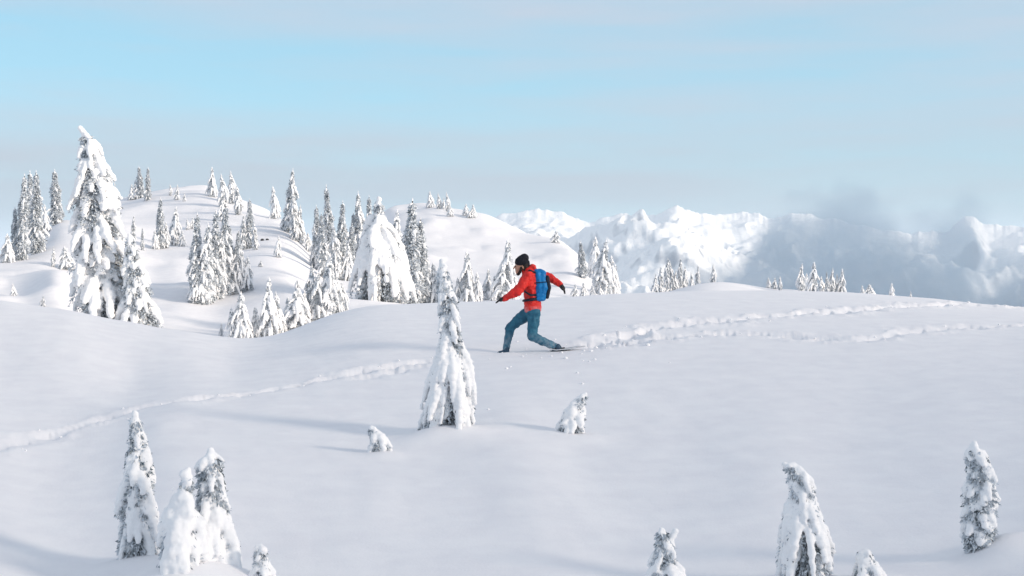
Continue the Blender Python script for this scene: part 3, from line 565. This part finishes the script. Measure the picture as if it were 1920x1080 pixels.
def snow_clumps():
    rg = np.random.default_rng(3); cs, rs_ = [], []
    def add(X, Y, r):
        cs.append((X, Y)); rs_.append(r)
    for PX, PY, amp, wid in track_pts:
        for k in range(len(PX)):
            for _ in range(2):
                if rg.random() < .16: add(PX[k]+rg.normal()*wid*1.1, PY[k]+rg.normal()*wid*1.1, abs(rg.normal())*.012*amp+.005)
    for px, py in ((1005, 672), (956, 686), (946, 690), (1115, 676), (1118, 672), (1262, 682), (1078, 698), (1090, 716), (913, 770), (1180, 640), (1062, 662), (980, 668), (1030, 668), (925, 672), (890, 680)):
        d = hit(px, py, 10, 40)
        if d:
            for _ in range(1): add(col(px, d)+rg.normal()*.06, d+rg.normal()*.1, rg.uniform(.010, .022))
    for _ in range(26): add(col(985, 24)+rg.normal()*.9, 23.9+rg.normal()*.7, abs(rg.normal())*.010+.004)
    cs = np.array(cs); rs_ = np.array(rs_)
    z = ground_z(cs[:, 0], cs[:, 1])
    V, Fa = balls(np.c_[cs, z+rs_*.3], np.stack([rs_*1.2, rs_*1.2, rs_*.85], 1), ICO1 if False else ICO2)
    V = V+np.stack([fbm(V*38+k*9, 2) for k in range(3)], 1)*np.repeat(rs_, len(ICO2[0]))[:, None]*.55
    link('snow_clumps', mesh_np('snow_clumps', V, Fa, [M_tsnow]), kind='stuff', label='loose lumps of snow thrown up along the trail', category='snow')

# heights of the finished sheet (tracks included) by bilinear lookup
lr = np.log(rr)
def ground_z(X, Y):
    th = np.arctan2(X, Y); r = np.log(np.hypot(X, Y)); i = np.clip(np.searchsorted(lr, r)-1, 0, nR-2); j = np.clip(np.searchsorted(th_all, th)-1, 0, nT-2)
    a = (r-lr[i])/(lr[i+1]-lr[i]); b = (th-th_all[j])/(th_all[j+1]-th_all[j]); G = GZ.reshape(nR, nT)
    return (G[i, j]*(1-a)+G[i+1, j]*a)*(1-b)+(G[i, j+1]*(1-a)+G[i+1, j+1]*a)*b

# ------------------------------------------------------------------ the hiker
PD = 24.0
def pp(px, py, dy=0.): s = (PD)/F; return np.array([(px-CX)*s, PD+dy, (HOR-py)*s])
def chain(pts, step=.35):
    """tapered limb: list of (px, py, dy, r[, ry]) -> balls"""
    c, r = [], []
    for (a, b) in zip(pts[:-1], pts[1:]):
        pa, pb = pp(*a[:3]), pp(*b[:3]); ra, rb = a[3], b[3]; n = max(2, int(np.linalg.norm(pb-pa)/(min(ra, rb)*step))+1)
        for k in range(n+1):
            t = k/n; c.append(pa+(pb-pa)*t); q = ra+(rb-ra)*t
            ya = a[4] if len(a) > 4 else ra; yb = b[4] if len(b) > 4 else rb; r.append((q, ya+(yb-ya)*t, q))
    return c, r
def solid(name, chains, voxel, material, parent, sm=4, disp=None, extra=None):
    c, r = [], []
    for ch in chains:
        a, b = chain(ch); c += a; r += b
    V, Fa = balls(c, r, ICO2)
    if extra is not None:
        for ev, ef in extra: Fa = np.r_[Fa, ef+len(V)]; V = np.r_[V, ev]
    v, q = remesh(V, Fa, voxel, sm, disp)
    o = link(name, None or mesh_np(name, v, q, [material]), parent)
    return o
def dusted(m, z_hi, z_lo, amount, colr=(.80, .82, .86)):
    # powder snow clinging to the lower part of a garment
    t = m.node_tree; b = t.nodes['Principled BSDF']; src = b.inputs['Base Color'].links[0].from_socket
    tcn = N(t, 'ShaderNodeTexCoord'); sp = N(t, 'ShaderNodeSeparateXYZ'); L(t, tcn.outputs['Object'], sp.inputs[0])
    mr = N(t, 'ShaderNodeMapRange'); mr.inputs['From Min'].default_value = z_hi; mr.inputs['From Max'].default_value = z_lo; L(t, sp.outputs['Z'], mr.inputs['Value'])
    n = N(t, 'ShaderNodeTexNoise', i_Scale=16.0, i_Detail=5.0, i_Roughness=.65); L(t, tcn.outputs['Object'], n.inputs['Vector'])
    m2 = N(t, 'ShaderNodeMapRange'); m2.inputs['From Min'].default_value = .38; m2.inputs['From Max'].default_value = .68; m2.inputs['To Max'].default_value = amount; L(t, n.outputs['Fac'], m2.inputs['Value'])
    mu = N(t, 'ShaderNodeMath', operation='MULTIPLY'); L(t, mr.outputs[0], mu.inputs[0]); L(t, m2.outputs[0], mu.inputs[1])
    mx = N(t, 'ShaderNodeMix', data_type='RGBA'); L(t, mu.outputs[0], mx.inputs['Factor']); L(t, src, mx.inputs['A']); mx.inputs['B'].default_value = (*colr, 1)
    L(t, mx.outputs['Result'], b.inputs['Base Color'])
def hand_chains(wrist, palm, dirp, spread, curl, s=1.):
    """palm from wrist, four fingers and a side thumb, pixel units"""
    ch = [[(*wrist, .032*s, .036*s), (*palm, .028*s, .045*s)]]
    dx, dy = dirp
    for k, (o, ln) in enumerate(((-.036, 7.2), (-.012, 8.2), (.012, 7.8), (.035, 6.2))):
        b = (palm[0]+dx*1.5, palm[1]+dy*1.5, palm[2]+o)
        m = (b[0]+dx*ln*.5+curl[0]*.3*ln*.5, b[1]+dy*ln*.5+curl[1]*.3*ln*.5, b[2]+o*spread)
        e = (m[0]+dx*ln*.42+curl[0]*ln*.45, m[1]+dy*ln*.42+curl[1]*ln*.45, m[2]+o*spread)
        ch.append([(*b, .0135*s), (*m, .0125*s), (*e, .0105*s)])
    tb = (wrist[0]*.6+palm[0]*.4, wrist[1]*.6+palm[1]*.4, palm[2]-.038)
    tm = (tb[0]+dx*3.5+curl[0]*2.2, tb[1]+dy*3.5+curl[1]*2.2, tb[2]-.018); te = (tm[0]+dx*3, tm[1]+dy*3, tm[2]+.004)
    ch.append([(*tb, .017*s), (*tm, .015*s), (*te, .012*s)])
    return ch
def person():
    skin = simple('skin', (.42, .22, .15), (.50, .28, .20), 20, .55, .1, .004)
    red = simple('red_shell_fabric', (.56, .016, .014), (.74, .034, .024), 7, .55, .35, .012)
    teal = simple('teal_trouser_fabric', (.012, .088, .15), (.030, .155, .235), 9, .6, .35, .012)
    dusted(red, .80, .62, .75); dusted(teal, .36, .02, .42)
    black = simple('black_knit', (.006, .007, .012), (.016, .017, .024), 60, .9, .4, .004)
    glovem = simple('black_glove_leather', (.008, .008, .010), (.02, .02, .022), 40, .6, .3, .004)
    hairm = simple('dark_hair', (.012, .009, .007), (.03, .022, .017), 50, .6)
    bootm = simple('dark_blue_boot', (.02, .05, .09), (.04, .09, .14), 30, .6)
    base = pp(975, 655); g = float(ground_z(np.array([base[0]]), np.array([PD]))[0])
    E = empty('person', (base[0], PD, g), label='hiker in red jacket and black beanie striding left through deep snow', category='person')
    off = Matrix.Translation((-base[0], -PD, -g))
    kids = []
    def add(*a, **k): o = solid(*a, **k); o.data.transform(off); kids.append(o); return o
    nearA = [(989, 519, -.185, .052), (969, 546, -.235, .042), (945, 559, -.20, .032)]
    farA = [(1002, 516, .185, .052), (1031, 520, .27, .042), (1052, 535, .26, .032)]
    nearL = [(1000, 586, -.085, .085), (997, 632, -.10, .058), (1045, 650, -.10, .042)]
    farL = [(990, 586, .085, .085), (958, 614, .10, .060), (949, 653, .10, .042)]
    torso = [(998, 580, 0, .105, .145), (998, 558, 0, .10, .13), (995, 532, 0, .115, .16), (993, 514, 0, .085, .15), (988, 505, 0, .055), (981, 503, 0, .052)]
    head = [(979, 492, 0, .088, .076), (974, 499, 0, .078, .070), (971, 508, 0, .046, .045), (970, 511, 0, .032, .034)]
    nose = [(965, 499.5, 0, .012), (962.5, 504, 0, .013)]
    ears = [[(980, 500, -.074, .016), (981, 503, -.076, .014)], [(980, 500, .074, .016), (981, 503, .076, .014)]]
    hN = hand_chains((944, 559.5, -.20), (939, 561.5, -.195), (-.93, .36), .25, (0, .45), .92)
    hF = hand_chains((1053, 536, .26), (1057, 541, .255), (.5, .85), .25, (-.3, .3), .92)
    foots = [[(1045, 650, -.10, .042), (1048, 655, -.10, .04), (1036, 661, -.10, .034)], [(949, 653, .10, .042), (949, 662, .10, .04), (937, 664, .10, .034)]]
    add('body', [torso, head, nose, *ears, nearA, farA, nearL, farL, *hN, *hF, *foots], .009, skin, E, sm=3)
    # clothing over the body
    J = [[(999, 576, 0, .155, .195), (999, 566, 0, .142, .18), (997, 548, 0, .140, .18), (995, 530, 0, .152, .205), (993, 516, 0, .125, .20), (991, 508, 0, .085, .12)],
         [(989, 518, -.185, .090), (981, 531, -.215, .088), (969, 546, -.24, .080), (958, 552, -.225, .070), (945, 559, -.20, .050)],
         [(1002, 515, .185, .082), (1018, 517, .235, .076), (1031, 520, .27, .068), (1042, 527, .265, .062), (1051, 534, .26, .050)],
         [(986, 508, 0, .078, .085), (997, 503, 0, .072, .085)],
         [(1001, 502, 0, .052, .09), (1004, 509, 0, .045, .085)]]
    j = add('jacket', J, .012, red, E, sm=2, disp=[(.028, 9, 3), (.010, 26, 2)])
    T = [[(999, 580, 0, .140, .175), (998, 588, 0, .12, .16)],
         [(1001, 586, -.085, .118), (1000, 608, -.095, .102), (997, 630, -.10, .082), (1018, 640, -.10, .074), (1040, 648.5, -.10, .060), (1046, 650.5, -.10, .056)],
         [(990, 587, .085, .114), (974, 600, .095, .098), (957, 614, .10, .080), (953, 633, .10, .074), (949.5, 650, .10, .062), (949, 654, .10, .060)]]
    add('trousers', T, .012, teal, E, sm=2, disp=[(.022, 9, 3), (.008, 26, 2)])
    Hh = [[(979, 489, 0, .104, .092), (976, 491.5, 0, .100, .088)], [(983, 484, 0, .080), (983.5, 480.5, 0, .045)], [(984, 494, 0, .090, .086), (986, 499, 0, .075, .080)]]
    add('beanie', Hh, .010, black, E, sm=2, disp=[(.008, 30, 2)])
    add('hair', [[(985, 497, -.03, .060), (986, 507, -.03, .050), (984, 513, -.02, .036)], [(985, 497, .03, .060), (986, 507, .03, .050)], [(975, 509, -.035, .026), (971.5, 513.5, 0, .034, .03), (975, 509, .035, .026)], [(977, 502, -.062, .022), (975.5, 510, -.045, .022)], [(977, 502, .062, .022), (975.5, 510, .045, .022)]], .009, hairm, E, sm=1, disp=[(.008, 40, 2)])
    for nm, h_ in (('glove', hand_chains((946, 558.5, -.20), (939, 561.5, -.195), (-.93, .36), .25, (0, .45), 1.25)), ('glove', hand_chains((1052, 535, .26), (1057, 541.5, .255), (.5, .85), .3, (-.3, .3), 1.35))):
        add(nm, h_, .006, glovem, E, sm=1)
    for f in foots:
        ff = [(*q[:3], q[3]*1.45) for q in f]; add('boot', [ff], .010, bootm, E, sm=2)
    for sy in (-.031, .031):
        add('eye', [[(966.2, 499, sy, .011), (966.4, 499, sy, .011)]], .004, hairm, E, sm=0)
    backpack(off, E)
    snowshoe()

def backpack(off, E):
    blue = simple('blue_pack_nylon', (.0, .13, .36), (.004, .19, .48), 8, .5, .35, .012)
    navy = simple('black_pack_panel', (.006, .009, .02), (.015, .02, .035), 14, .7)
    lb = simple('pale_strap_trim', (.25, .35, .5), (.35, .45, .6), 30, .6)
    o0 = pp(1012, 540, 0)
    B = empty('backpack', tuple(o0), label='blue backpack with black back panel worn by the hiker', category='backpack')
    mv = Matrix.Translation(tuple(-o0))
    def add(*a, **k): o = solid(*a, **k); o.data.transform(mv); return o
    main = [[(1009, 514, y, .060), (1011, 538, y, .085), (1011, 556, y, .080)] for y in (-.10, -.05, 0, .05, .10)]+[[(1017, 516, y, .055), (1020, 538, y, .080), (1017, 557, y, .072)] for y in (-.10, -.05, 0, .05, .10)]
    add('pack_body', main, .012, blue, B, sm=3, disp=[(.016, 9, 2), (.006, 30, 2)])
    add('outer_panel', [[(1026, 519, y, .030), (1029.5, 540, y, .036), (1025.5, 557, y, .032)] for y in (-.115, -.06, 0, .06, .115)], .011, navy, B, sm=2, disp=[(.008, 14, 2)])
    add('top_lid', [[(1005, 509, y, .042), (1013, 508.5, y, .046), (1020, 512, y, .040)] for y in (-.09, -.03, .03, .09)], .011, blue, B, sm=2, disp=[(.008, 14, 2)])
    for y in (-.17, .17):
        add('shoulder_strap', [[(1003, 511, y*.8, .020, .030), (993, 507, y*.85, .020, .03), (983.5, 516, y*.95, .018, .03), (980, 530, y, .018, .03), (982, 545, y*1.12, .018, .03), (995, 553, y*1.2, .018, .025), (1004, 552, y*1.0, .018, .02)]], .009, navy, B, sm=1)
    add('hip_belt', [[(1006, 560, -.15, .030, .02), (997, 561, -.20, .028, .02), (985, 563, -.15, .024, .02), (981, 564, 0, .020, .02), (985, 563, .15, .024, .02), (997, 561, .20, .028, .02), (1006, 560, .15, .03, .02)]], .009, navy, B, sm=1)
    add('side_pocket', [[(1008, 552, -.155, .035, .03), (1016, 552, -.155, .035, .03)], [(1008, 560, -.15, .035, .03), (1016, 560, -.15, .035, .03)]], .01, blue, B, sm=2)
    add('compression_strap', [[(1003, 530, -.172, .008), (1012, 529, -.192, .008), (1026, 528, -.165, .008)]], .005, navy, B, sm=0)

def snowshoe():
    fr = simple('pale_metal_frame', (.45, .47, .5), (.6, .62, .65), 20, .4); dk = simple('dark_deck', (.03, .035, .04), (.07, .075, .08), 20, .7)
    a = pp(1028, 657, -.10); b = pp(1096, 648.5, -.10); Ln = np.linalg.norm(b-a)
    E = empty('snowshoe', tuple(a), label='narrow snowshoe trailing from the hiker\'s rear foot', category='snowshoe')
    ang = math.atan2(b[2]-a[2], b[0]-a[0]); E.rotation_euler = (0, -ang, 0)
    n = 26; out_ = []
    for k in range(n):
        u = k/n*2*math.pi; x = Ln*.5*(1-math.cos(u)); w = .095*math.sin(u)*(1.1-.5*x/Ln); out_.append((x, w))
    out_ = np.array(out_); lift = .06*np.clip(1-out_[:, 0]/.15, 0, 1)**2
    V, Fc = [], []
    for k in range(n):
        c = np.array([out_[k, 0], out_[k, 1], lift[k]]); nx = np.array([out_[(k+1) % n, 0]-out_[k-1, 0], out_[(k+1) % n, 1]-out_[k-1, 1], 0]); nx /= np.linalg.norm(nx); s_ = np.array([-nx[1], nx[0], 0])
        for q in range(6): V.append(c+.011*(s_*math.cos(q*1.047)+np.array([0, 0, math.sin(q*1.047)])))
    for k in range(n):
        for q in range(6): Fc.append((k*6+q, k*6+(q+1) % 6, ((k+1) % n)*6+(q+1) % 6, ((k+1) % n)*6+q))
    link('frame', mesh_np('frame', V, Fc, [fr]), E)
    dv = np.r_[[(p[0], p[1]*.93, l) for p, l in zip(out_, lift)], [(p[0], p[1]*.93, l-.006) for p, l in zip(out_, lift)]]
    import bmesh
    bm = bmesh.new(); vs_ = [bm.verts.new(v) for v in dv]; half_ = n
    bm.faces.new(vs_[:n]); bm.faces.new(vs_[n:][::-1])
    for k in range(n): bm.faces.new((vs_[k], vs_[n+k], vs_[n+(k+1) % n], vs_[(k+1) % n]))
    bmesh.ops.triangulate(bm, faces=bm.faces[:2]); me = bpy.data.meshes.new('deck'); bm.to_mesh(me); bm.free(); me.materials.append(dk); link('deck', me, E)
    bm = bmesh.new(); bmesh.ops.create_cube(bm, size=1); bmesh.ops.scale(bm, vec=(.16, .10, .02), verts=bm.verts); bmesh.ops.translate(bm, vec=(.20, 0, .014), verts=bm.verts); bmesh.ops.bevel(bm, geom=bm.edges, offset=.006, segments=2)
    me = bpy.data.meshes.new('binding'); bm.to_mesh(me); bm.free(); me.materials.append(dk); link('binding', me, E)

# ------------------------------------------------------------------ low cloud over the valley, and the air
def cloud_bank():
    D0, D1 = 3300., 4300.
    m = bpy.data.materials.new('valley_cloud'); m.use_nodes = True; t = m.node_tree; t.nodes.clear()
    o = N(t, 'ShaderNodeOutputMaterial'); pv = N(t, 'ShaderNodeVolumePrincipled'); L(t, pv.outputs[0], o.inputs['Volume'])
    pv.inputs['Color'].default_value = (.42, .54, .65, 1); pv.inputs['Anisotropy'].default_value = .2
    g = N(t, 'ShaderNodeNewGeometry'); sp = N(t, 'ShaderNodeSeparateXYZ'); L(t, g.outputs['Position'], sp.inputs[0])
    # cloud-top height by X
    mid = (D0+D1)/2; tops = [(1150, 620), (1250, 545), (1330, 505), (1400, 478), (1450, 430), (1490, 385), (1540, 352), (1590, 395), (1650, 415), (1720, 368), (1765, 452), (1820, 492), (1920, 488), (2100, 450), (2300, 440)]
    x0, x1 = col(1150, mid), col(2300, mid); z0, z1 = -250., 180.
    mx = N(t, 'ShaderNodeMapRange'); mx.inputs['From Min'].default_value = x0; mx.inputs['From Max'].default_value = x1; L(t, sp.outputs['X'], mx.inputs['Value'])
    ramp = N(t, 'ShaderNodeFloatCurve'); cv = ramp.mapping.curves[0]
    for k, (p, y) in enumerate(tops):
        xx = (col(p, mid)-x0)/(x1-x0); yy = ((HOR-y)*mid/F-z0)/(z1-z0)
        if k == 0: cv.points[0].location = (0, yy)
        elif k == len(tops)-1: cv.points[1].location = (1, yy)
        else: cv.points.new(xx, yy)
    ramp.mapping.update(); L(t, mx.outputs[0], ramp.inputs['Value'])
    top = N(t, 'ShaderNodeMath', operation='MULTIPLY_ADD'); L(t, ramp.outputs[0], top.inputs[0]); top.inputs[1].default_value = z1-z0; top.inputs[2].default_value = z0
    n1 = N(t, 'ShaderNodeTexNoise', i_Scale=.006, i_Detail=7.0, i_Roughness=.6); L(t, g.outputs['Position'], n1.inputs['Vector'])
    dz = N(t, 'ShaderNodeMath', operation='SUBTRACT'); L(t, top.outputs[0], dz.inputs[0]); L(t, sp.outputs['Z'], dz.inputs[1])
    nn = N(t, 'ShaderNodeMath', operation='MULTIPLY_ADD'); L(t, n1.outputs['Fac'], nn.inputs[0]); nn.inputs[1].default_value = 400; nn.inputs[2].default_value = -200
    vo = N(t, 'ShaderNodeTexVoronoi', feature='SMOOTH_F1', i_Scale=.0085, i_Smoothness=.6); L(t, g.outputs['Position'], vo.inputs['Vector'])
    vm = N(t, 'ShaderNodeMath', operation='MULTIPLY_ADD'); L(t, vo.outputs['Distance'], vm.inputs[0]); vm.inputs[1].default_value = -150; vm.inputs[2].default_value = 75
    s0 = N(t, 'ShaderNodeMath', operation='ADD'); L(t, dz.outputs[0], s0.inputs[0]); L(t, vm.outputs[0], s0.inputs[1])
    su = N(t, 'ShaderNodeMath', operation='ADD'); L(t, s0.outputs[0], su.inputs[0]); L(t, nn.outputs[0], su.inputs[1])
    mr = N(t, 'ShaderNodeMapRange'); mr.interpolation_type = 'SMOOTHSTEP'; mr.inputs['From Min'].default_value = 0; mr.inputs['From Max'].default_value = 130; mr.inputs['To Max'].default_value = .0062
    L(t, su.outputs[0], mr.inputs['Value'])
    n2 = N(t, 'ShaderNodeTexNoise', i_Scale=.0052, i_Detail=5.0, i_Roughness=.6); mpn = N(t, 'ShaderNodeMapping'); mpn.inputs['Location'].default_value = (310, 90, 40); mpn.inputs['Scale'].default_value = (.7, .6, 1.5)
    L(t, g.outputs['Position'], mpn.inputs['Vector']); L(t, mpn.outputs[0], n2.inputs['Vector'])
    m2 = N(t, 'ShaderNodeMapRange'); m2.inputs['From Min'].default_value = .40; m2.inputs['From Max'].default_value = .60; m2.inputs['To Min'].default_value = .12; L(t, n2.outputs['Fac'], m2.inputs['Value'])
    md = N(t, 'ShaderNodeMath', operation='MULTIPLY'); L(t, mr.outputs[0], md.inputs[0]); L(t, m2.outputs[0], md.inputs[1]); L(t, md.outputs[0], pv.inputs['Density'])
    xs = np.linspace(x0, x1*1.15, 14); V, Fq = [], []
    for x in xs:
        V += [(x, D0, -420), (x, D1, -420), (x, D1, 200), (x, D0, 200)]
    for k in range(len(xs)-1):
        a = k*4; b = a+4
        for q in range(4): Fq.append((a+q, a+(q+1) % 4, b+(q+1) % 4, b+q))
    Fq.append((3, 2, 1, 0)); e = len(V)-4; Fq.append((e, e+1, e+2, e+3))
    ob = link('cloud_bank', mesh_np('cloud_bank', V, np.array(Fq), [m], smooth_=False), kind='stuff', label='grey low cloud drifting over the valley at right', category='cloud')
def haze():
    m = bpy.data.materials.new('thin_haze'); m.use_nodes = True; t = m.node_tree; t.nodes.clear()
    o = N(t, 'ShaderNodeOutputMaterial'); pv = N(t, 'ShaderNodeVolumePrincipled'); L(t, pv.outputs[0], o.inputs['Volume'])
    pv.inputs['Color'].default_value = (.80, .90, 1.0, 1); pv.inputs['Density'].default_value = 6.5e-5
    a = 31000.; z0, z1 = -760., 360.
    V = [(-a, -a, z0), (a, -a, z0), (a, a, z0), (-a, a, z0), (-a, -a, z1), (a, -a, z1), (a, a, z1), (-a, a, z1)]
    Fq = [(3, 2, 1, 0), (4, 5, 6, 7), (0, 1, 5, 4), (1, 2, 6, 5), (2, 3, 7, 6), (3, 0, 4, 7)]
    link('haze', mesh_np('haze', V, np.array(Fq), [m], smooth_=False), kind='stuff', label='thin pale haze filling the valley air', category='haze')

build_ground()
mountains()
protos()
build_heroes()
far_trees()
rocks()
person()
snow_clumps()
cloud_bank()
haze()
